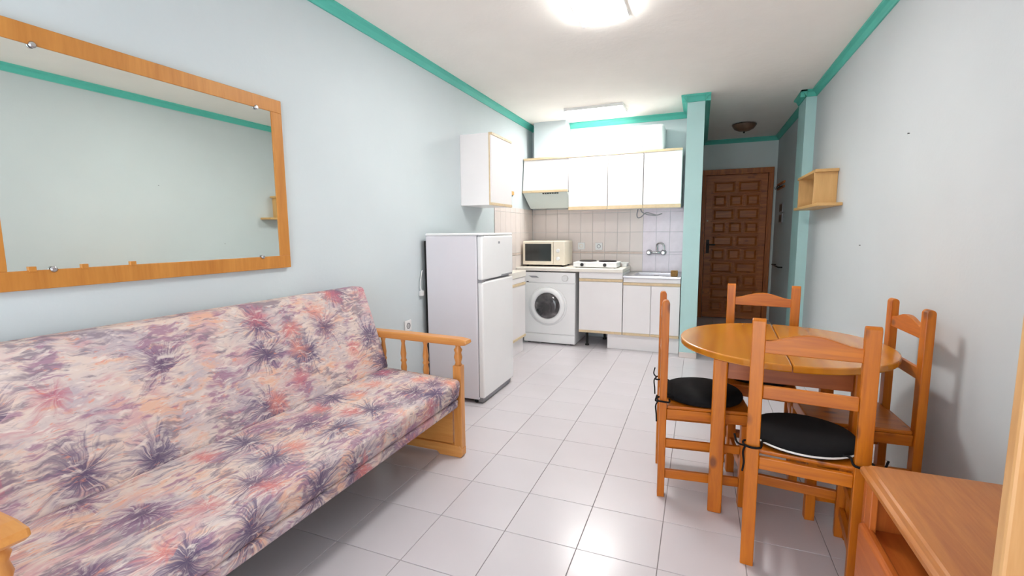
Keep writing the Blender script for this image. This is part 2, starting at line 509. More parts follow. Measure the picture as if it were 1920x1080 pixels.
# skirting
def skirting(name, label, *b):
    bm = N(); bx(bm, *b, 0.003)
    return struct(obj(name, bm, 'wall_tile'), label, 'baseboard')
skirting('baseboard_right', 'low pale tile skirting along the right wall', XR-0.008, XR, YF, 5.12, 0, 0.07)
skirting('baseboard_left', 'low pale tile skirting along the left wall behind the sofa', XL, XL+0.008, YF, 3.9, 0, 0.07)
skirting('baseboard_partition', 'low pale tile skirting at the foot of the mint wall end', PX0, PX1+0.008, PY-0.010, PY, 0, 0.055)

# splashback tiles, each a piece of the wall
TW, TH = 0.1445, 0.2245
wt_mesh = {}
def wall_tile(parent, plane, a0, a1, z0, z1, mat):
    sx, sz = round(a1-a0, 4), round(z1-z0, 4)
    if sx < 0.015 or sz < 0.015: return
    key = (plane, sx, sz, mat)
    if key not in wt_mesh:
        b = N()
        if plane == 'back': bx(b, -sx/2+0.001, sx/2-0.001, -0.008, 0, -sz/2+0.001, sz/2-0.001, 0.0012, 1)
        else: bx(b, 0, 0.008, -sx/2+0.001, sx/2-0.001, -sz/2+0.001, sz/2-0.001, 0.0012, 1)
        me = bpy.data.meshes.new('wall_tile'); bmesh.ops.recalc_face_normals(b, faces=list(b.faces)); b.to_mesh(me); b.free()
        me.materials.append(M[mat]); wt_mesh[key] = me
    o = bpy.data.objects.new('wall_tile', wt_mesh[key]); C.objects.link(o); o.parent = parent
    c, z = (a0+a1)/2, (z0+z1)/2
    o.location = (c, YB, z) if plane == 'back' else (XL, c, z)
zl = [0.60, 0.802, 1.000, 1.027, 1.2515, 1.476, 1.53]
xs = [-0.314 + k*TW for k in range(-12, 2)]
for z0, z1 in zip(zl, zl[1:]):
    for x0 in xs:
        a, b_ = max(x0, XL+0.009), min(x0+TW, PX0)
        band = abs(z0-1.0) < 1e-6
        mt = 'wall_tile_lilac' if a > -0.62 else ('tile_band' if band else 'wall_tile')
        wall_tile(wall_back, 'back', a, b_, z0, z1, mt)
wl = bpy.data.objects['wall_left']
for z0, z1 in zip(zl[1:], zl[2:]):
    for k in range(0, 8):
        y1 = YB-0.009-k*TW*1.0
        wall_tile(wl, 'left', y1-TW, y1, z0, z1, 'tile_band' if abs(z0-1.0) < 1e-6 else 'wall_tile')

# front door with carved panels
door = thing('door_1', 'dark carved wooden front door with rows of raised panels', 'door', (0.45, YH-0.03, 0), kind='structure')
DX0, DX1, DZ = 0.055, 0.835, 2.035
bm = N()
for (a, b_) in ((DX1, DX1+0.065), (DX0-0.05, DX0)):
    bx(bm, a, b_, YH-0.06, YH, 0, DZ, 0.004)
    bx(bm, (a if a > 0.3 else b_-0.02), (a+0.02 if a > 0.3 else b_), YH-0.072, YH-0.055, 0, DZ, 0.004)
bx(bm, DX0-0.05, DX1+0.065, YH-0.06, YH, DZ, DZ+0.075, 0.004)
bx(bm, DX0-0.02, DX1+0.02, YH-0.072, YH-0.055, DZ, DZ+0.02, 0.004)
obj('door_frame', bm, 'door_Z', door, True)
leaf = box('door_leaf', 'door_X', door, DX0+0.003, DX1-0.003, YH-0.045, YH-0.005, 0.008, DZ-0.003, 0.003, True)
rows = 10
rh = (DZ-0.16)/rows
def raised(x0, x1, z0, z1):
    bm = N()
    yb = YH-0.045
    bx(bm, x0, x1, yb-0.006, yb+0.002, z0, z1, 0.004, 1)
    b2 = N()
    o, i_ = 0.014, 0.042
    def ring(e, y): return [b2.verts.new(q) for q in ((x0+e, y, z0+e*0.8), (x1-e, y, z0+e*0.8), (x1-e, y, z1-e*0.8), (x0+e, y, z1-e*0.8))]
    r1, r2 = ring(o, yb-0.006), ring(i_, yb-0.022)
    for k in range(4): b2.faces.new((r1[k], r1[(k+1) % 4], r2[(k+1) % 4], r2[k]))
    b2.faces.new(r2); merge(bm, b2)
    return obj('panel', bm, 'door_X', door, True)
for r in range(rows):
    z1 = DZ-0.08-r*rh
    n = 2 if r % 2 == 0 else 3
    wx0, wx1 = DX0+0.085, DX1-0.075
    pw = (wx1-wx0)/n
    for k in range(n):
        raised(wx0+k*pw+0.012, wx0+(k+1)*pw-0.012, z1-rh+0.014, z1-0.014)
bm = N()
for r in range(1, rows):
    z1 = DZ-0.08-r*rh
    bx(bm, DX0+0.075, DX1-0.065, YH-0.054, YH-0.04, z1-0.008, z1+0.008, 0.004, 1)
obj('moulding', bm, 'door_X', door, True)
hd = N(); bx(hd, 0.085, 0.125, YH-0.056, YH-0.044, 0.94, 1.13, 0.006); lathe(hd, [(0.010, -0.06), (0.010, 0.0)], (0.105, YH-0.045, 1.06), 'Y', 12); bx(hd, 0.095, 0.205, YH-0.112, YH-0.096, 1.05, 1.07, 0.006)
obj('door_handle', hd, 'dark_metal', door, True)
hd = N(); lathe(hd, [(0.012, -0.010), (0.012, 0.0)], (0.09, YH-0.045, 1.40), 'Y', 16)
obj('peephole', hd, 'beige_trim', door, True)

# ================================================================== CEILING LIGHTS
def led_panel(label, x0, x1, y0, y1, mat, th):
    cx, cy = (x0+x1)/2, (y0+y1)/2
    t_ = thing('ceiling_panel_light', label, 'ceiling light', (cx, cy, H-th))
    bm = N()
    z0, z1, w = H-th, H-0.001, 0.012
    bx(bm, x0, x1, y0, y0+w, z0, z1, 0.002); bx(bm, x0, x1, y1-w, y1, z0, z1, 0.002)
    bx(bm, x0, x0+w, y0+w, y1-w, z0, z1, 0.002); bx(bm, x1-w, x1, y0+w, y1-w, z0, z1, 0.002)
    obj('frame', bm, 'white_plastic', t_, True)
    bm = N(); bx(bm, x0+w, x1-w, y0+w, y1-w, z0-(0.016 if th < 0.025 else -0.002), z0+0.010, 0.001)
    obj('diffuser', bm, mat, t_, True)
led_panel('bright white ceiling panel light above the middle of the room', -0.715, -0.43, 2.40, 2.945, 'panel_light_a', 0.018)
led_panel('bright white ceiling panel light above the kitchen counter', -1.35, -0.75, 4.82, 5.14, 'panel_light_b', 0.030)
hl = thing('bowl_ceiling_lamp', 'unlit brown glass bowl lamp on the hall ceiling', 'ceiling light', (0.44, 6.35, H-0.10))
bm = N(); lathe(bm, [(0.07, -0.015), (0.072, 0.0)], (0.44, 6.35, H-0.001), 'Z', 24); obj('ceiling_rose', bm, 'white_plastic', hl, True)
bm = N(); lathe(bm, [(0.01, -0.092), (0.06, -0.085), (0.105, -0.062), (0.128, -0.03), (0.135, -0.015), (0.12, -0.015)], (0.44, 6.35, H), 'Z', 28); obj('glass_bowl', bm, 'lamp_glass', hl, True)
bm = N(); lathe(bm, [(0.004, -0.112), (0.012, -0.106), (0.008, -0.092)], (0.44, 6.35, H), 'Z', 14); obj('finial', bm, 'dark_metal', hl, True)

# ================================================================== SOFA
SY0, SY1 = 0.455, 2.195
sofa = thing('sofa_bed', 'wooden armed sofa bed upholstered in mauve and coral floral print', 'sofa', (-1.55, 1.35, 0))
def uv_seat(co, n):
    if abs(n.y) > 0.8: return (co.y+co.z, co.x)
    return (co.y, co.x-co.z*0.9)
def uv_back(co, n):
    if abs(n.y) > 0.8: return (co.y+co.x+5, co.z)
    return (co.y+3.0, co.z*1.05-co.x*0.4)
def pillow_profile(poly, bulge, n=6):
    return poly
def soft_slab(poly, y0, y1, bev, seg=4):
    """rounded upholstered slab: 2D outline (x,z) extruded along y, all edges rounded"""
    b = bmesh.new()
    A = [b.verts.new((p[0], y0, p[1])) for p in poly]
    B = [b.verts.new((p[0], y1, p[1])) for p in poly]
    k = len(poly)
    for i in range(k): b.faces.new((A[i], A[(i+1) % k], B[(i+1) % k], B[i]))
    b.faces.new(A[::-1]); b.faces.new(B)
    bmesh.ops.recalc_face_normals(b, faces=list(b.faces))
    bmesh.ops.bevel(b, geom=list(b.edges), offset=bev, segments=seg, profile=0.5, affect='EDGES')
    for f in b.faces: f.smooth = True
    return b
bm = soft_slab([(-1.885, 0.345), (-1.195, 0.345), (-1.180, 0.465), (-1.66, 0.487), (-1.875, 0.49)], SY0, SY1, 0.032)
obj('seat_mattress', bm, 'sofa_floral', sofa, True, uvmode=uv_seat)
bm = soft_slab([(-1.86, 0.300), (-1.205, 0.300), (-1.200, 0.348), (-1.86, 0.352)], SY0+0.01, SY1-0.01, 0.01, 2)
obj('seat_base', bm, 'sofa_floral', sofa, True, uvmode=uv_seat)
bm = soft_slab([(-1.655, 0.478), (-1.725, 0.478), (-1.925, 0.92), (-1.905, 0.952), (-1.815, 0.952)], SY0, SY1, 0.022)
obj('backrest', bm, 'sofa_floral', sofa, True, uvmode=uv_back)
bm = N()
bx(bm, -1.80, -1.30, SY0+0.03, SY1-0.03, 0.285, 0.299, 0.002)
obj('underside', bm, 'underside_cloth_shade', sofa, True)
def spindle(bm, x, y, z0, z1, r):
    h = z1-z0
    lathe(bm, [(r*0.85, z0), (r*0.85, z0+h*0.04), (r*0.6, z0+h*0.08), (r*0.75, z0+h*0.18), (r*1.05, z0+h*0.38), (r*0.8, z0+h*0.48), (r*1.1, z0+h*0.52), (r*0.8, z0+h*0.56), (r*1.0, z0+h*0.66), (r*0.6, z0+h*0.88), (r*0.85, z0+h*0.94), (r*0.7, z1)], (x, y, 0), 'Z', 14)
for (ya, xs_) in ((2.225, 0.0), (0.418, -0.08)):
    bm = N()
    pr = [(-1.90, 0.655), (-1.20+xs_, 0.645), (-1.165+xs_, 0.648), (-1.150+xs_, 0.660), (-1.155+xs_, 0.676), (-1.20+xs_, 0.684), (-1.55, 0.692), (-1.90, 0.695)]
    prism(bm, pr, 'Y', ya-0.034, ya+0.034, 0.008)
    arm = obj('armrest', bm, 'arm_X', sofa, True)
    for x in (-1.72, -1.58, -1.43):
        b = N(); spindle(b, x, ya, 0.375, 0.660, 0.017)
        obj('spindle', b, 'arm_Z', sofa, True)
    b = N(); bx(b, -1.245+xs_, -1.195+xs_, ya-0.022, ya+0.022, 0.055, 0.53, 0.004)
    lathe(b, [(0.022, 0.528), (0.016, 0.545), (0.024, 0.575), (0.018, 0.60), (0.024, 0.618), (0.014, 0.632), (0.018, 0.655)], (-1.22+xs_, ya, 0), 'Z', 16)
    obj('front_post', b, 'arm_Z', sofa, True)
    b = N(); bx(b, -1.90, -1.855, ya-0.022, ya+0.022, 0.055, 0.665, 0.004)
    obj('rear_post', b, 'arm_Z', sofa, True)
    b = N(); prism(b, [(-1.915, 0.0), (-1.80, 0.0), (-1.78, 0.018), (-1.36, 0.018), (-1.34, 0.0), (-1.205, 0.0), (-1.195, 0.012), (-1.195, 0.05), (-1.21, 0.068), (-1.915, 0.068)], 'Y', ya-0.026, ya+0.026, 0.004)
    obj('foot_rail', b, 'arm_X', sofa, True)
    b = N(); bx(b, -1.86, -1.24, ya-0.012, ya+0.012, 0.30, 0.385, 0.003)
    obj('side_rail', b, 'arm_X', sofa, True)
    b = N(); bx(b, -1.70, -1.26, ya-0.009, ya+0.009, 0.068, 0.30, 0.002)
    obj('side_panel', b, 'arm_X', sofa, True)

# ================================================================== MIRROR
MY0, MY1, MZ0, MZ1, FW_ = 0.668, 1.772, 1.093, 1.90, 0.060
mir = thing('wall_mirror', 'large wood framed mirror hung on the wall above the sofa', 'mirror', (XL+0.012, (MY0+MY1)/2, MZ0))
box('frame_board', 'oak_Z', mir, XL+0.001, XL+0.022, MY0, MY1, MZ1-FW_, MZ1, 0.002, True)
box('frame_board', 'oak_Z', mir, XL+0.001, XL+0.022, MY0, MY1, MZ0, MZ0+FW_, 0.002, True)
box('frame_board', 'oak_Z', mir, XL+0.001, XL+0.022, MY0, MY0+FW_, MZ0+FW_, MZ1-FW_, 0.002, True)
box('frame_board', 'oak_Z', mir, XL+0.001, XL+0.022, MY1-FW_, MY1, MZ0+FW_, MZ1-FW_, 0.002, True)
box('glass', 'mirror_glass', mir, XL+0.012, XL+0.018, MY0+FW_-0.004, MY1-FW_+0.004, MZ0+FW_-0.004, MZ1-FW_+0.004, 0.0, True)
for (y, z) in ((0.85, MZ1-FW_), (1.63, MZ1-FW_), (0.835, MZ0+FW_), (1.61, MZ0+FW_)):
    b = N(); lathe(b, [(0.009, 0.0), (0.010, 0.005), (0.006, 0.009)], (XL+0.0205, y, z), 'X', 14)
    part(obj('clip', b, 'steel', mir, True), 'small metal mirror clip')
for y in (0.784, 0.918, 1.063):
    box('peg', 'oak_Z', mir, XL+0.0175, XL+0.026, y-0.009, y+0.009, MZ0+FW_-0.004, MZ0+FW_+0.012, 0.001, True)

# ================================================================== FRIDGE
FY0, FY1, FXF = 2.985, 3.565, -1.425
fr = thing('fridge', 'white two-door fridge freezer standing against the left wall', 'fridge', (-1.66, (FY0+FY1)/2, 0))
box('body', 'fridge_side', fr, -1.890, FXF-0.045, FY0, FY1, 0.03, 1.238, 0.008, True)
box('top_cover', 'white_enamel', fr, -1.890, FXF-0.004, FY0-0.002, FY1+0.002, 1.238, 1.256, 0.006, True)
lo = box('door', 'white_enamel', fr, FXF-0.042, FXF, FY0, FY1, 0.045, 0.905, 0.012, True, 3)
hi = box('door', 'white_enamel', fr, FXF-0.042, FXF, FY0, FY1, 0.920, 1.236, 0.012, True, 3)
box('seal', 'grey_plastic', fr, FXF-0.050, FXF-0.035, FY0+0.006, FY1-0.006, 0.05, 1.23, 0.001, True)
box('hinge', 'grey_plastic', fr, FXF-0.03, FXF-0.004, FY0-0.004, FY0+0.05, 0.904, 0.921, 0.002, True)
box('hinge', 'grey_plastic', fr, FXF-0.03, FXF-0.002, FY0-0.003, FY0+0.04, 1.232, 1.2375, 0.001, True)
b = N(); bx(b, FXF-0.001, FXF+0.002, 3.27, 3.30, 1.175, 1.192, 0.001); part(obj('badge', b, 'grey_plastic', hi, True), 'small grey badge')
b = N(); bx(b, FXF-0.004, FXF+0.0015, FY1-0.24, FY1-0.02, 0.922, 0.936, 0.002); obj('grip', b, 'grey_plastic', hi, True)
for (x, y) in ((-1.86, FY0+0.04), (-1.86, FY1-0.04), (FXF-0.08, FY0+0.04), (FXF-0.08, FY1-0.04)):
    b = N(); lathe(b, [(0.016, 0.0), (0.016, 0.034)], (x, y, 0), 'Z', 12); obj('foot', b, 'dark_plastic', fr, True)
b = N(); bx(b, FXF-0.06, FXF-0.02, FY0+0.02, FY1-0.02, 0.006, 0.044, 0.002); obj('base_grille', b, 'grey_plastic', fr, True)
b = N(); bx(b, -1.922, -1.890, FY0+0.03, FY1-0.03, 0.12, 1.20, 0.003); obj('condenser', b, 'dark_metal', fr, True)
cab_ = N(); tube(cab_, spline([(-1.93, 2.99, 0.98), (-1.925, 2.965, 0.93), (-1.928, 2.955, 0.87), (-1.925, 2.97, 0.82), (-1.93, 2.995, 0.80)]), 0.004)
bx(cab_, -1.938, -1.912, 2.95, 2.985, 0.79, 0.83, 0.006)
tag(obj('power_cable', cab_, 'white_plastic'), 'white power cable and plug dangling behind the fridge', 'cable')

# ================================================================== KITCHEN
def trim_strip(parent, x0, x1, y, z0, z1, name='trim_strip', d=0.010):
    return box(name, 'beige_trim', parent, x0, x1, y-d, y+0.004, z0, z1, 0.003, True)
# --- wall cupboard on the left wall
wc = thing('wall_cupboard', 'white single wall cupboard with thin wood edging above the fridge', 'cupboard', (-1.79, 3.87, 1.49))
box('body', 'white_laminate', wc, XL+0.001, -1.662, 3.65, 4.10, 1.492, 2.088, 0.002, True)
d = box('door', 'white_laminate', wc, -1.660, -1.643, 3.652, 4.098, 1.512, 2.068, 0.002, True)
box('trim_strip', 'beige_trim', d, -1.662, -1.638, 3.65, 4.10, 2.068, 2.090, 0.003, True)
box('trim_strip', 'beige_trim', d, -1.662, -1.638, 3.65, 4.10, 1.490, 1.512, 0.003, True)
box('trim_strip', 'beige_trim', wc, -1.668, -1.658, 3.645, 3.652, 1.49, 2.09, 0.002, True)
# --- narrow base unit on the left wall
nb = thing('base_cupboard', 'narrow white base cupboard between fridge and washing machine', 'cupboard', (-1.815, 4.2, 0))
box('body', 'white_laminate', nb, XL+0.012, -1.712, 3.80, 4.585, 0.15, 0.80, 0.002, True)
box('plinth', 'white_laminate', nb, XL+0.012, -1.72, 3.80, 4.575, 0.0, 0.15, 0.002, True)
box('worktop', 'counter_white', nb, XL+0.010, -1.69, 3.78, 4.60, 0.80, 0.862, 0.004, True)
d = box('door', 'white_laminate', nb, -1.710, -1.694, 3.802, 4.583, 0.185, 0.715, 0.002, True)
box('trim_strip', 'beige_trim', d, -1.712, -1.688, 3.80, 4.585, 0.715, 0.74, 0.003, True)
box('trim_strip', 'beige_trim', d, -1.712, -1.688, 3.80, 4.585, 0.16, 0.185, 0.003, True)
box('fascia', 'white_laminate', nb, -1.712, -1.697, 3.80, 4.585, 0.742, 0.798, 0.002, True)
# --- washing machine
WX0, WX1, WY = -1.845, -1.245, 4.945
wm = thing('washing_machine', 'white front-loading washing machine under the kitchen worktop', 'washing machine', ((WX0+WX1)/2, 5.2, 0))
box('body', 'white_enamel', wm, WX0, WX1, WY+0.012, 5.46, 0.012, 0.815, 0.006, True)
box('control_panel', 'white_enamel', wm, WX0, WX1, WY, WY+0.03, 0.695, 0.815, 0.008, True)
box('front_panel', 'white_enamel', wm, WX0, WX1, WY, WY+0.02, 0.118, 0.690, 0.006, True)
box('kick_panel', 'white_enamel', wm, WX0, WX1, WY, WY+0.02, 0.014, 0.112, 0.006, True)
dc = ((WX0+WX1)/2-0.015, WY, 0.440)
b = N(); lathe(b, [(0.225, 0.0), (0.225, -0.006), (0.218, -0.010)], dc, 'Y', 48); obj('door_surround', b, 'white_enamel', wm, True)
b = N(); lathe(b, [(0.205, -0.009), (0.205, -0.022), (0.195, -0.032), (0.165, -0.036), (0.150, -0.030), (0.145, -0.015)], dc, 'Y', 48); ring = obj('porthole_door', b, 'white_enamel', wm, True)
b = N(); lathe(b, [(0.146, -0.018), (0.142, -0.030), (0.10, -0.042), (0.04, -0.050), (0.005, -0.051)], dc, 'Y', 40); obj('porthole', b, 'porthole_glass', ring, True)
b = N(); lathe(b, [(0.036, 0.0), (0.034, -0.018), (0.028, -0.022)], (WX1-0.115, WY, 0.752), 'Y', 24); obj('dial', b, 'white_plastic', wm, True)
b = N(); prism(b, [(WX0+0.06, 0.772), (WX0+0.15, 0.772), (WX0+0.185, 0.752), (WX0+0.10, 0.752)], 'Y', WY-0.006, WY+0.002, 0.002); obj('drawer_pull', b, 'grey_plastic', wm, True)
b = N(); bx(b, WX0+0.035, WX0+0.062, WY-0.003, WY+0.002, 0.698, 0.708, 0.001); obj('badge', b, 'dark_plastic', wm, True)
for x in (WX0+0.05, WX1-0.05):
    for y in (WY+0.05, 5.42):
        b = N(); lathe(b, [(0.02, 0), (0.02, 0.014)], (x, y, 0), 'Z', 12); obj('foot', b, 'black_rubber', wm, True)
# --- worktop
wt_ = tag(obj('worktop', (lambda b: (bx(b, XL+0.010, -0.735, 4.925, 5.51, 0.828, 0.866, 0.006), b)[1])(N()), 'counter_white'), 'cream white worktop running over washing machine and cupboard', 'worktop')
# --- base cupboard under the hob
CY = 4.95
def base_unit(label, x0, x1, ztop, ztrim, doors):
    u = thing('base_cupboard', label, 'cupboard', ((x0+x1)/2, 5.2, 0))
    box('body', 'white_laminate', u, x0+0.002, x1-0.002, CY+0.02, 5.50, 0.165, ztop, 0.002, True)
    box('fascia', 'white_laminate', u, x0+0.002, x1-0.002, CY+0.002, CY+0.02, ztrim+0.03, ztop, 0.002, True)
    trim_strip(u, x0+0.001, x1-0.001, CY+0.006, ztrim, ztrim+0.028, 'grip_rail')
    dw = (x1-x0)/doors
    for k in range(doors):
        dd = box('door', 'white_laminate', u, x0+k*dw+0.003, x0+(k+1)*dw-0.003, CY, CY+0.018, 0.192, ztrim-0.003, 0.002, True)
        trim_strip(dd, x0+k*dw+0.003, x0+(k+1)*dw-0.003, CY+0.004, 0.165, 0.191)
    return u
hu = base_unit('single-door white base cupboard beneath the two-ring hob', -1.205, -0.735, 0.826, 0.728, 1)
for x in (-1.13, -0.80):
    b = N(); lathe(b, [(0.022, 0), (0.022, 0.012), (0.014, 0.02), (0.014, 0.165)], (x, 5.05, 0), 'Z', 12); obj('leg', b, 'black_rubber', hu, True)
b = N(); lathe(b, [(0.022, 0), (0.022, 0.012), (0.014, 0.02), (0.014, 0.165)], (-1.00, 5.4, 0), 'Z', 12); obj('leg', b, 'black_rubber', hu, True)
su = base_unit('two-door white base cupboard beneath the steel sink', -0.733, -0.163, 0.776, 0.700, 2)
for x in (-0.66, -0.24):
    b = N(); lathe(b, [(0.022, 0), (0.022, 0.012), (0.014, 0.02), (0.014, 0.165)], (x, 5.2, 0), 'Z', 12); obj('leg', b, 'black_rubber', su, True)
pl = tag(box('plinth_board', 'white_laminate', None, -0.895, -0.163, 4.985, 5.003, 0.0, 0.160, 0.003), 'white plinth board closing the gap under the sink cupboard', 'plinth')
# --- sink
sk = thing('kitchen_sink', 'stainless steel sink top with a single bowl beside the hob', 'sink', (-0.45, 5.2, 0.776))
b = N()
SX0, SX1, SYa, SYb, SZ = -0.733, -0.160, 4.93, 5.505, 0.800
bx(b, SX0, SX1, SYa, SYa+0.07, 0.777, SZ, 0.005); bx(b, SX0, SX1, SYb-0.10, SYb, 0.777, SZ, 0.005)
bx(b, SX0, SX0+0.10, SYa+0.07, SYb-0.10, 0.777, SZ, 0.003); bx(b, SX1-0.08, SX1, SYa+0.07, SYb-0.10, 0.777, SZ, 0.003)
obj('rim', b, 'steel', sk, True)
b = N(); bx(b, SX0+0.098, SX1-0.078, SYa+0.068, SYb-0.098, 0.7775, 0.781, 0.001); bowl = obj('bowl', b, 'steel', sk, True)
b = N(); lathe(b, [(0.03, 0.7805), (0.028, 0.784), (0.012, 0.783)], (-0.42, 5.2, 0), 'Z', 20); obj('drain', b, 'dark_metal', sk, True)
sp = N(); bx(sp, -0.262, -0.195, 4.955, 5.00, 0.801, 0.862, 0.008, 3)
tag(obj('sponge', sp, 'sponge_brown'), 'brown scouring sponge standing on the sink edge', 'sponge')
# --- hob
hb = thing('hob', 'white two-ring electric hob on the worktop', 'hob', (-1.05, 5.2, 0.867))
HX0, HX1, HY0, HY1 = -1.295, -0.815, 5.04, 5.36
box('casing', 'white_enamel', hb, HX0, HX1, HY0, HY1, 0.872, 0.928, 0.008, True, 3)
for x in (HX0+0.13, HX1-0.13):
    b = N(); lathe(b, [(0.098, 0.927), (0.098, 0.933), (0.09, 0.940), (0.02, 0.941)], (x, 5.21, 0), 'Z', 32); obj('hot_plate', b, 'hob_ring', hb, True)
    b = N(); lathe(b, [(0.019, 0.0), (0.017, -0.016), (0.012, -0.018)], (x-0.03 if x < -1.05 else x+0.0, HY0, 0.900), 'Y', 18); obj('knob', b, 'dark_plastic', hb, True)
for (x, y) in ((HX0+0.03, HY0+0.03), (HX1-0.03, HY0+0.03), (HX0+0.03, HY1-0.03), (HX1-0.03, HY1-0.03)):
    b = N(); lathe(b, [(0.012, 0.866), (0.012, 0.874)], (x, y, 0), 'Z', 10); obj('foot', b, 'black_rubber', hb, True)
b = N(); bx(b, HX1+0.02, HX1+0.07, 5.28, 5.42, 0.867, 0.905, 0.006); bx(b, HX1+0.008, HX1+0.082, 5.27, 5.43, 0.905, 0.915, 0.003)
tag(obj('soap_dish', b, 'white_plastic'), 'small white dish on the worktop between hob and sink', 'dish')
# --- microwave
mw = thing('microwave', 'cream microwave oven with dark window in the worktop corner', 'microwave', (-1.66, 5.28, 0.867))
X0, X1, Y0, Y1, Z0, Z1 = -1.905, -1.405, 5.08, 5.44, 0.884, 1.158
box('body', 'cream_plastic', mw, X0, X1, Y0+0.02, Y1, Z0, Z1, 0.010, True, 3)
d = box('door', 'cream_plastic', mw, X0, X0+0.365, Y0, Y0+0.022, Z0+0.003, Z1-0.003, 0.006, True)
box('window', 'black_glass', d, X0+0.030, X0+0.345, Y0-0.003, Y0+0.003, Z0+0.045, Z1-0.032, 0.001, True)
cp = box('control_panel', 'cream_plastic', mw, X0+0.368, X1, Y0, Y0+0.022, Z0+0.003, Z1-0.003, 0.006, True)
for z in (Z0+0.075, Z0+0.165):
    b = N(); lathe(b, [(0.022, 0.0), (0.020, -0.014), (0.014, -0.016)], (X0+0.425, Y0, z), 'Y', 20); obj('knob', b, 'white_plastic', cp, True)
for x in (X0+0.04, X1-0.04):
    for y in (Y0+0.06, Y1-0.05):
        b = N(); lathe(b, [(0.014, 0.866), (0.014, 0.886)], (x, y, 0), 'Z', 10); obj('foot', b, 'black_rubber', mw, True)
# --- wall cupboards on the kitchen wall
UY = 5.19
def wall_unit(label, x0, x1):
    u = thing('wall_cupboard', label, 'cupboard', ((x0+x1)/2, 5.35, 1.50))
    box('body', 'white_laminate', u, x0+0.001, x1-0.001, UY+0.02, YB-0.011, 1.505, 2.103, 0.002, True)
    dd = box('door', 'white_laminate', u, x0+0.003, x1-0.003, UY, UY+0.018, 1.540, 2.080, 0.002, True)
    trim_strip(dd, x0+0.001, x1-0.001, UY+0.004, 2.080, 2.104)
    trim_strip(dd, x0+0.001, x1-0.001, UY+0.004, 1.502, 1.538)
    return u
wall_unit('white wall cupboard door right beside the extractor hood', -1.395, -0.955)
wall_unit('white wall cupboard between two others above the hob', -0.953, -0.580)
wall_unit('white wall cupboard at the end beside the mint wall end', -0.578, -0.195)
hd = thing('extractor_hood', 'cupboard-fronted extractor hood with a sloping pale metal intake', 'extractor hood', (-1.67, 5.35, 1.52))
box('body', 'white_laminate', hd, XL+0.010, -1.397, UY+0.03, YB-0.011, 1.72, 2.103, 0.002, True)
b = N(); prism(b, [(UY+0.028, 2.080), (UY+0.010, 2.080), (UY-0.035, 1.735), (UY-0.017, 1.735)], 'X', XL+0.012, -1.397, 0.002); fl = obj('flap_door', b, 'white_laminate', hd, True)
box('trim_strip', 'beige_trim', fl, XL+0.010, -1.397, UY-0.004, UY+0.03, 2.080, 2.104, 0.003, True)
box('trim_strip', 'beige_trim', fl, XL+0.010, -1.397, UY-0.045, UY-0.012, 1.708, 1.735, 0.003, True)
b = N(); 
vs = [(XL+0.012, UY-0.03, 1.708), (-1.400, UY-0.03, 1.708), (-1.400, YB-0.012, 1.708), (XL+0.012, YB-0.012, 1.708),
      (XL+0.06, UY+0.10, 1.535), (-1.375, UY+0.10, 1.535), (-1.375, YB-0.012, 1.535), (XL+0.06, YB-0.012, 1.535)]
vs = [b.verts.new(v_) for v_ in vs]
for q in ((0, 1, 2, 3), (4, 7, 6, 5), (0, 4, 5, 1), (1, 5, 6, 2), (2, 6, 7, 3), (3, 7, 4, 0)): b.faces.new([vs[i] for i in q])
inta = obj('intake', b, 'hood_metal', hd, True)
for k in range(7):
    b = N(); bx(b, -1.69+k*0.028, -1.672+k*0.028, UY-0.034, UY-0.018, 1.690, 1.702, 0.002); obj('button', b, 'dark_plastic', hd, True)
# --- white storage heater box on top of cupboards
wh = thing('water_heater', 'small white water heater box on top of the wall cupboards', 'water heater', (-0.6, 5.38, 2.104))
box('casing', 'white_enamel', wh, -0.82, -0.385, 5.24, 5.505, 2.106, 2.375, 0.035, True, 4)
b = N(); lathe(b, [(0.012, 0), (0.012, -0.006)], (-0.60, 5.241, 2.15), 'Y', 14); obj('indicator', b, 'grey_plastic', wh, True)
# --- tap
tp = thing('wall_tap', 'chrome wall-mounted mixer tap above the sink', 'tap', (-0.45, 5.5, 1.02))
for x in (-0.530, -0.375):
    b = N(); lathe(b, [(0.034, 0.0), (0.030, -0.014), (0.014, -0.020), (0.014, -0.055), (0.022, -0.060), (0.024, -0.080), (0.014, -0.086)], (x, YB-0.008, 1.020), 'Y', 20); obj('handle', b, 'chrome', tp, True)
b = N(); tube(b, [(-0.530, YB-0.05, 1.02), (-0.375, YB-0.05, 1.02)], 0.015, 12); obj('mixer_body', b, 'chrome', tp, True)
b = N(); tube(b, spline([(-0.44, YB-0.05, 1.02), (-0.445, YB-0.055, 1.08), (-0.44, YB-0.07, 1.115), (-0.41, YB-0.10, 1.125), (-0.375, YB-0.12, 1.115), (-0.365, YB-0.125, 1.08), (-0.365, YB-0.125, 1.05)], 6), 0.010, 10); obj('spout', b, 'chrome', tp, True)
# --- wire clamp under the cupboard
b = N()
tube(b, spline([(-0.640, 5.30, 1.498), (-0.648, 5.28, 1.44), (-0.635, 5.27, 1.405), (-0.60, 5.27, 1.415), (-0.555, 5.27, 1.455), (-0.50, 5.27, 1.448), (-0.44, 5.27, 1.43), (-0.385, 5.27, 1.445)], 6), 0.006, 8)
tube(b, spline([(-0.61, 5.285, 1.498), (-0.59, 5.27, 1.462), (-0.54, 5.27, 1.438), (-0.49, 5.27, 1.430), (-0.45, 5.27, 1.425)], 6), 0.006, 8)
tag(obj('wire_hook', b, 'grey_plastic'), 'grey bent wire hook under the wall cupboard above the sink', 'hook')
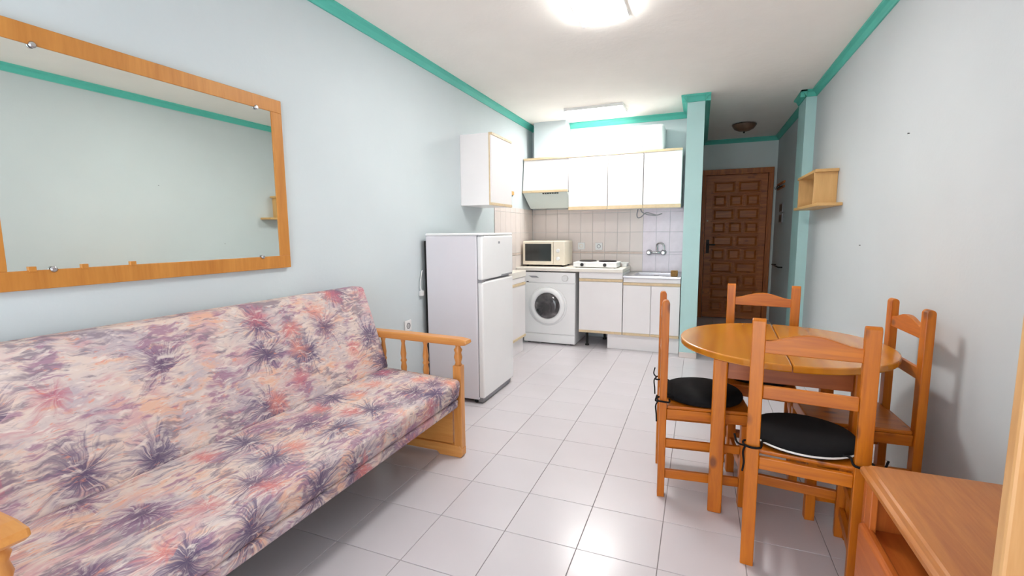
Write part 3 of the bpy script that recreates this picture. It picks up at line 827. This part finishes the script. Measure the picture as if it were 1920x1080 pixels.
# --- sockets
def socket(label, plane, a, z, two=False, s=0.042):
    t_ = thing('wall_socket', label, 'socket', (a, YB-0.008, z) if plane == 'back' else (XL, a, z))
    b = N()
    if plane == 'back':
        bx(b, a-s, a+s, YB-0.018, YB-0.0085, z-s, z+s, 0.004); obj('plate', b, 'white_plastic', t_, True)
        b = N(); lathe(b, [(0.023, -0.0165), (0.023, -0.0195), (0.018, -0.0195), (0.016, -0.017)], (a, YB, z), 'Y', 22); obj('insert', b, 'grey_plastic' if two else 'cream_plastic', t_, True)
    else:
        bx(b, XL+0.0005, XL+0.010, a-s, a+s, z-s, z+s, 0.004); obj('plate', b, 'white_plastic', t_, True)
        b = N(); lathe(b, [(0.023, 0.009), (0.023, 0.012), (0.018, 0.012), (0.016, 0.010)], (XL, a, z), 'X', 22); obj('insert', b, 'grey_plastic', t_, True)
socket('white blank socket plate on the splashback nearer the microwave', 'back', -1.315, 1.090)
socket('white wall socket on the splashback between hob and tap', 'back', -1.105, 1.087, True)
socket('white wall socket on the wall between sofa arm and fridge', 'left', 2.79, 0.595, True, 0.040)
# --- rack on the left wall past the cupboard
rk = thing('utensil_rack', 'small wooden utensil rack on the kitchen side wall', 'rack', (XL+0.02, 4.75, 1.6))
box('rail', 'shelf_Y', rk, XL+0.001, XL+0.022, 4.60, 4.86, 1.665, 1.705, 0.003, True)
box('bracket', 'shelf_Z', rk, XL+0.001, XL+0.018, 4.62, 4.645, 1.56, 1.665, 0.003, True)
for y in (4.66, 4.72, 4.78):
    b = N(); tube(b, [(XL+0.018, y, 1.655), (XL+0.035, y, 1.65), (XL+0.038, y, 1.662)], 0.003, 6); obj('hook', b, 'dark_metal', rk, True)

# ================================================================== TABLE
TCX, TCY, TR, TZ = 0.372, 2.485, 0.445, 0.735
tb = thing('dining_table', 'round varnished pine dining table with a split extending top', 'table', (TCX, TCY, 0), math.radians(-2.4))
for s, nm in ((-1, 'l'), (1, 'r')):
    pts = [(s*0.0022, -TR)] + [(s*TR*math.sin(a), -TR*math.cos(a)) for a in [PI*k/40 for k in range(1, 40)]] + [(s*0.0022, TR)]
    b = N(); prism(b, pts, 'Z', TZ-0.030, TZ, 0.006)
    obj('tabletop_half', b, 'table_Y', tb)
LX, LY = 0.255, 0.315
for (x, y) in ((-LX, -LY), (LX, -LY), (-LX, LY), (LX, LY)):
    b = N(); bx(b, x-0.029, x+0.029, y-0.029, y+0.029, 0.0, TZ-0.0305, 0.006); obj('leg', b, 'pine_Z', tb)
for y in (-LY, LY):
    b = N(); bx(b, -LX+0.029, LX-0.029, y-0.012, y+0.012, TZ-0.115, TZ-0.031, 0.003); obj('apron', b, 'apron_X', tb)
for x in (-LX, LX):
    b = N(); bx(b, x-0.012, x+0.012, -LY+0.029, LY-0.029, TZ-0.115, TZ-0.031, 0.003); obj('apron', b, 'apron_Y', tb)

# ================================================================== CHAIRS
BYc, FYc, PXc = -0.178, 0.178, 0.164
def crest_poly():
    w = PXc-0.020
    lo = [(-w, 0.822), (w, 0.822)]
    top = []
    for k in range(17):
        u = 1-2*k/16
        top.append((u*w, 0.868 + 0.030*max(0, math.cos(u*PI/2*1.05))**1.6))
    return lo + top
chair_cache = {}
def chair(label, loc, rz, cushion):
    t_ = thing('dining_chair', label, 'chair', loc, rz, 'pine dining chairs around the table')
    def P(nm, mat, build):
        key = nm
        if key not in chair_cache:
            b = N(); build(b)
            bmesh.ops.recalc_face_normals(b, faces=list(b.faces))
            me = bpy.data.meshes.new(nm.split('|')[0]); b.to_mesh(me); b.free(); me.materials.append(M[mat])
            chair_cache[key] = me
        o = bpy.data.objects.new(nm.split('|')[0], chair_cache[key]); C.objects.link(o); o.parent = t_
        return o
    for s in (-1, 1):
        def post(b, s=s):
            prof = [(BYc-0.016, 0), (BYc+0.016, 0), (BYc+0.016, 0.930)] + [(BYc+0.016*math.cos(a), 0.930+0.016*math.sin(a)) for a in [PI*k/8 for k in range(1, 8)]] + [(BYc-0.016, 0.930)]
            prism(b, prof, 'X', s*PXc-0.0225, s*PXc+0.0225, 0.003)
        P('back_post|%d' % s, 'pine_Z', post)
        P('leg|%d' % s, 'pine_Z', lambda b, s=s: bx(b, s*PXc-0.019, s*PXc+0.019, FYc-0.019, FYc+0.019, 0, 0.386, 0.003))
        P('side_apron|%d' % s, 'pine_Y', lambda b, s=s: bx(b, s*PXc-0.011, s*PXc+0.011, BYc+0.016, FYc+0.015, 0.386, 0.432, 0.003))
        P('stretcher|u%d' % s, 'pine_Y', lambda b, s=s: bx(b, s*PXc-0.009, s*PXc+0.009, BYc+0.016, FYc-0.019, 0.247, 0.284, 0.003))
        P('stretcher|l%d' % s, 'pine_Y', lambda b, s=s: bx(b, s*PXc-0.009, s*PXc+0.009, BYc+0.016, FYc-0.019, 0.090, 0.133, 0.003))
    P('crest_rail|0', 'pine_X', lambda b: prism(b, crest_poly(), 'Y', BYc-0.010, BYc+0.010, 0.003))
    P('back_rail|0', 'pine_X', lambda b: bx(b, -PXc+0.0225, PXc-0.0225, BYc-0.009, BYc+0.009, 0.655, 0.702, 0.003))
    P('back_apron|0', 'pine_X', lambda b: bx(b, -PXc+0.0225, PXc-0.0225, BYc-0.010, BYc+0.010, 0.386, 0.432, 0.003))
    P('front_apron|0', 'pine_X', lambda b: bx(b, -PXc+0.012, PXc-0.012, FYc-0.005, FYc+0.017, 0.386, 0.432, 0.003))
    P('front_stretcher|0', 'pine_X', lambda b: bx(b, -PXc+0.019, PXc-0.019, FYc-0.010, FYc+0.010, 0.150, 0.192, 0.003))
    P('seat|0', 'pine_Y', lambda b: bx(b, -PXc-0.010, PXc+0.010, BYc+0.018, FYc+0.022, 0.4325, 0.449, 0.005))
    if cushion:
        cu = thing('seat_cushion', cushion, 'cushion', (0, 0, 0), 0, 'black seat cushions')
        cu.matrix_basis = t_.matrix_basis @ Matrix.Translation((0, 0.008, 0.450))
        if 'cush' not in chair_cache:
            def me_of(nm, b, mat):
                bmesh.ops.recalc_face_normals(b, faces=list(b.faces))
                me = bpy.data.meshes.new(nm); b.to_mesh(me); b.free(); me.materials.append(M[mat]); return me
            b = N()
            R = 0.184
            lathe(b, [(0.02, 0.0), (R*0.85, 0.0), (R*0.97, 0.006), (R, 0.018), (R*0.985, 0.03), (R*0.93, 0.041), (R*0.8, 0.049), (R*0.5, 0.053), (0.01, 0.054)], (0, 0, 0), 'Z', 40)
            b1 = me_of('pad', b, 'cushion_black')
            b = N(); tube(b, [(R*1.005*math.cos(2*PI*k/48), R*1.005*math.sin(2*PI*k/48), 0.016) for k in range(48)], 0.0036, 6, True)
            b2 = me_of('piping', b, 'piping_white')
            ties = []
            for s in (-1, 1):
                b = N()
                px, py = s*PXc, BYc-0.008
                loop = [(s*0.11, -0.135, 0.022), (px-s*0.030, py+0.030, 0.028), (px-s*0.026, py-0.022, 0.024), (px+s*0.004, py-0.026, 0.020), (px+s*0.029, py-0.018, 0.024), (px+s*0.029, py+0.024, 0.022), (px-s*0.01, py+0.028, 0.022)]
                tube(b, spline(loop, 5), 0.0042, 6)
                tube(b, spline([(px+s*0.024, py-0.024, 0.022), (px+s*0.030, py-0.034, 0.0), (px+s*0.026, py-0.030, -0.04), (px+s*0.030, py-0.028, -0.075)], 5), 0.0036, 6)
                tube(b, spline([(px+s*0.026, py-0.024, 0.022), (px+s*0.050, py-0.036, 0.034), (px+s*0.062, py-0.030, 0.064)], 5), 0.0036, 6)
                ties.append(me_of('tie', b, 'cushion_black'))
            chair_cache['cush'] = (b1, b2, ties)
        b1, b2, ties = chair_cache['cush']
        o = bpy.data.objects.new('pad', b1); C.objects.link(o); o.parent = cu
        if 'low bench' in cushion:
            o2 = bpy.data.objects.new('piping', b2); C.objects.link(o2); o2.parent = o; o2['label'] = 'white piping edge'
        for te in ties:
            o = bpy.data.objects.new('tie', te); C.objects.link(o); o.parent = cu
    return t_
def place(bx_, by_, th):
    """chair origin from the midpoint of its back posts and its heading"""
    a = math.radians(th)
    return (bx_ - math.sin(a)*(-BYc)*1.0 if False else bx_ + (-math.sin(a))*(-BYc), by_ + math.cos(a)*(-BYc), 0), a
l_, a_ = place(-0.150, 2.385, -84); chair('pine dining chair facing the right wall with its back to the sofa', l_, a_, 'black round seat cushion on the chair nearest the kitchen aisle')
l_, a_ = place(0.372, 1.835, -7); chair('pine dining chair beside the low bench, facing the kitchen', l_, a_, 'black round seat cushion on the chair beside the low bench')
l_, a_ = place(0.836, 2.435, 92); chair('pine dining chair without cushion, its back to the right wall', l_, a_, None)
l_, a_ = place(0.350, 3.025, 174); chair('pine dining chair on the table side towards the front door', l_, a_, 'black round seat cushion on the chair towards the front door')

# ================================================================== WALL SHELF (right)
ws = thing('wall_shelf', 'small open box shelf of pale wood on the right wall', 'shelf', (0.87, 4.5, 1.43))
SHX = 0.785
box('board', 'shelf_Y', ws, SHX, XR-0.001, 4.17, 4.86, 1.690, 1.712, 0.003, True)
box('board', 'shelf_Y', ws, SHX-0.006, XR-0.001, 4.02, 4.93, 1.432, 1.454, 0.003, True)
box('side_board', 'shelf_Z', ws, SHX+0.004, XR-0.001, 4.20, 4.222, 1.454, 1.690, 0.002, True)
box('side_board', 'shelf_Z', ws, SHX+0.004, XR-0.001, 4.80, 4.822, 1.454, 1.690, 0.002, True)

# ================================================================== HALL FITTINGS
hk = thing('coat_rack', 'short wooden coat rack on the hall side wall by the door', 'coat rack', (XR-0.02, 6.9, 1.79))
box('rail', 'door_Y', hk, XR-0.02, XR-0.001, 6.6, 7.12, 1.78, 1.805, 0.003, True)
box('rail', 'door_Y', hk, XR-0.02, XR-0.001, 6.6, 7.12, 1.835, 1.86, 0.003, True)
for y in (6.68, 6.80, 6.92, 7.04):
    b = N(); tube(b, [(XR-0.018, y, 1.80), (XR-0.05, y, 1.79), (XR-0.058, y, 1.815)], 0.005, 8); obj('peg', b, 'dark_metal', hk, True)
for z, lb in ((1.535, 'upper small framed print on the hall side wall'), (1.405, 'lower small framed print on the hall side wall')):
    pt = thing('small_print', lb, 'picture', (XR-0.01, 6.75, z-0.05))
    box('frame', 'grey_plastic', pt, XR-0.014, XR-0.001, 6.63, 6.87, z-0.055, z+0.055, 0.003, True)
    box('sheet', 'sign_ink', pt, XR-0.016, XR-0.012, 6.65, 6.85, z-0.042, z+0.042, 0.0, True)
rl = thing('towel_rail', 'thin metal rail on the hall side wall below the prints', 'rail', (XR-0.03, 6.7, 0.8))
b = N(); tube(b, [(XR-0.045, 6.42, 0.81), (XR-0.045, 7.0, 0.81)], 0.008, 10); obj('bar', b, 'dark_metal', rl, True)
for y in (6.45, 6.97):
    b = N(); tube(b, [(XR-0.001, y, 0.81), (XR-0.045, y, 0.81)], 0.009, 8); obj('bracket', b, 'dark_metal', rl, True)
for (y, z, lb) in ((2.93, 1.727, 'small nail high on the bare right wall'), (3.55, 1.16, 'small nail on the right wall above the table')):
    b = N(); lathe(b, [(0.0018, 0.0), (0.0018, -0.006), (0.0036, -0.0065), (0.0036, -0.008)], (XR, y, z), 'X', 10)
    tag(obj('nail', b, 'dark_metal'), lb, 'nail', 'wall nails')

# ================================================================== LOW BENCH AND HUTCH
bn = thing('media_bench', 'low wooden television bench with an open niche along the right wall', 'bench', (0.71, 1.05, 0))
BX0, BX1, BY0, BY1, BZ = 0.478, XR-0.012, 0.30, 1.642, 0.55
b = N()
prism(b, [(BX0+0.004, BZ-0.030), (BX1, BZ-0.030), (BX1, BZ), (BX0+0.026, BZ), (BX0+0.020, BZ-0.004), (BX0+0.008, BZ-0.005), (BX0, BZ-0.012), (BX0, BZ-0.022)], 'Y', BY0, BY1, 0.002)
obj('top_board', b, 'bench_Y', bn, True)
for y in (BY1-0.030, BY0+0.004):
    b = N(); bx(b, BX0+0.012, BX1-0.01, y, y+0.024, 0.0, BZ-0.031, 0.003); obj('side_panel', b, 'bench_pine_Z', bn, True)
box('back_panel', 'bench_pine_Y', bn, BX1-0.012, BX1-0.002, BY0+0.03, BY1-0.031, 0.05, BZ-0.032, 0.001, True)
b = N(); bx(b, BX0+0.012, BX0+0.030, BY1-0.075, BY1-0.031, 0.0, BZ-0.031, 0.003); obj('stile', b, 'bench_pine_Z', bn, True)
box('shelf', 'bench_pine_Y', bn, BX0+0.03, BX1-0.013, BY0+0.029, BY1-0.031, 0.345, 0.363, 0.002, True)
w_ = (BY1-BY0-0.06)/2
for k in range(2):
    y0 = BY0+0.03+k*(w_)
    dd = box('drawer', 'bench_pine_Y', bn, BX0-0.004, BX0+0.028, y0+0.002, y0+w_-0.002, 0.07, 0.385, 0.012, True, 3)
    b = N(); lathe(b, [(0.010, 0.0), (0.008, -0.012), (0.016, -0.02), (0.012, -0.03)], (BX0-0.004, y0+w_/2, 0.24), 'X', 18); obj('knob', b, 'bench_pine_X', dd, True)
ht = thing('shelf_hutch', 'open pale pine shelf stand on top of the low bench', 'shelf unit', (0.72, 0.75, BZ))
UX0 = 0.506
HZ = 1.24
for (x, y) in ((UX0, 1.004), (UX0, 0.474), (BX1-0.075, 1.004), (BX1-0.075, 0.474)):
    b = N(); bx(b, x, x+0.065, y, y+0.030, BZ+0.001, HZ-0.023, 0.006); obj('upright', b, 'pale_pine_Z', ht, True)
for z in (0.84, HZ-0.022):
    box('shelf_board', 'pale_pine_Y', ht, UX0+0.012 if z < 1 else UX0, BX1-0.011, 0.505 if z < 1 else 0.474, 1.003 if z < 1 else 1.034, z, z+0.022, 0.002, True)
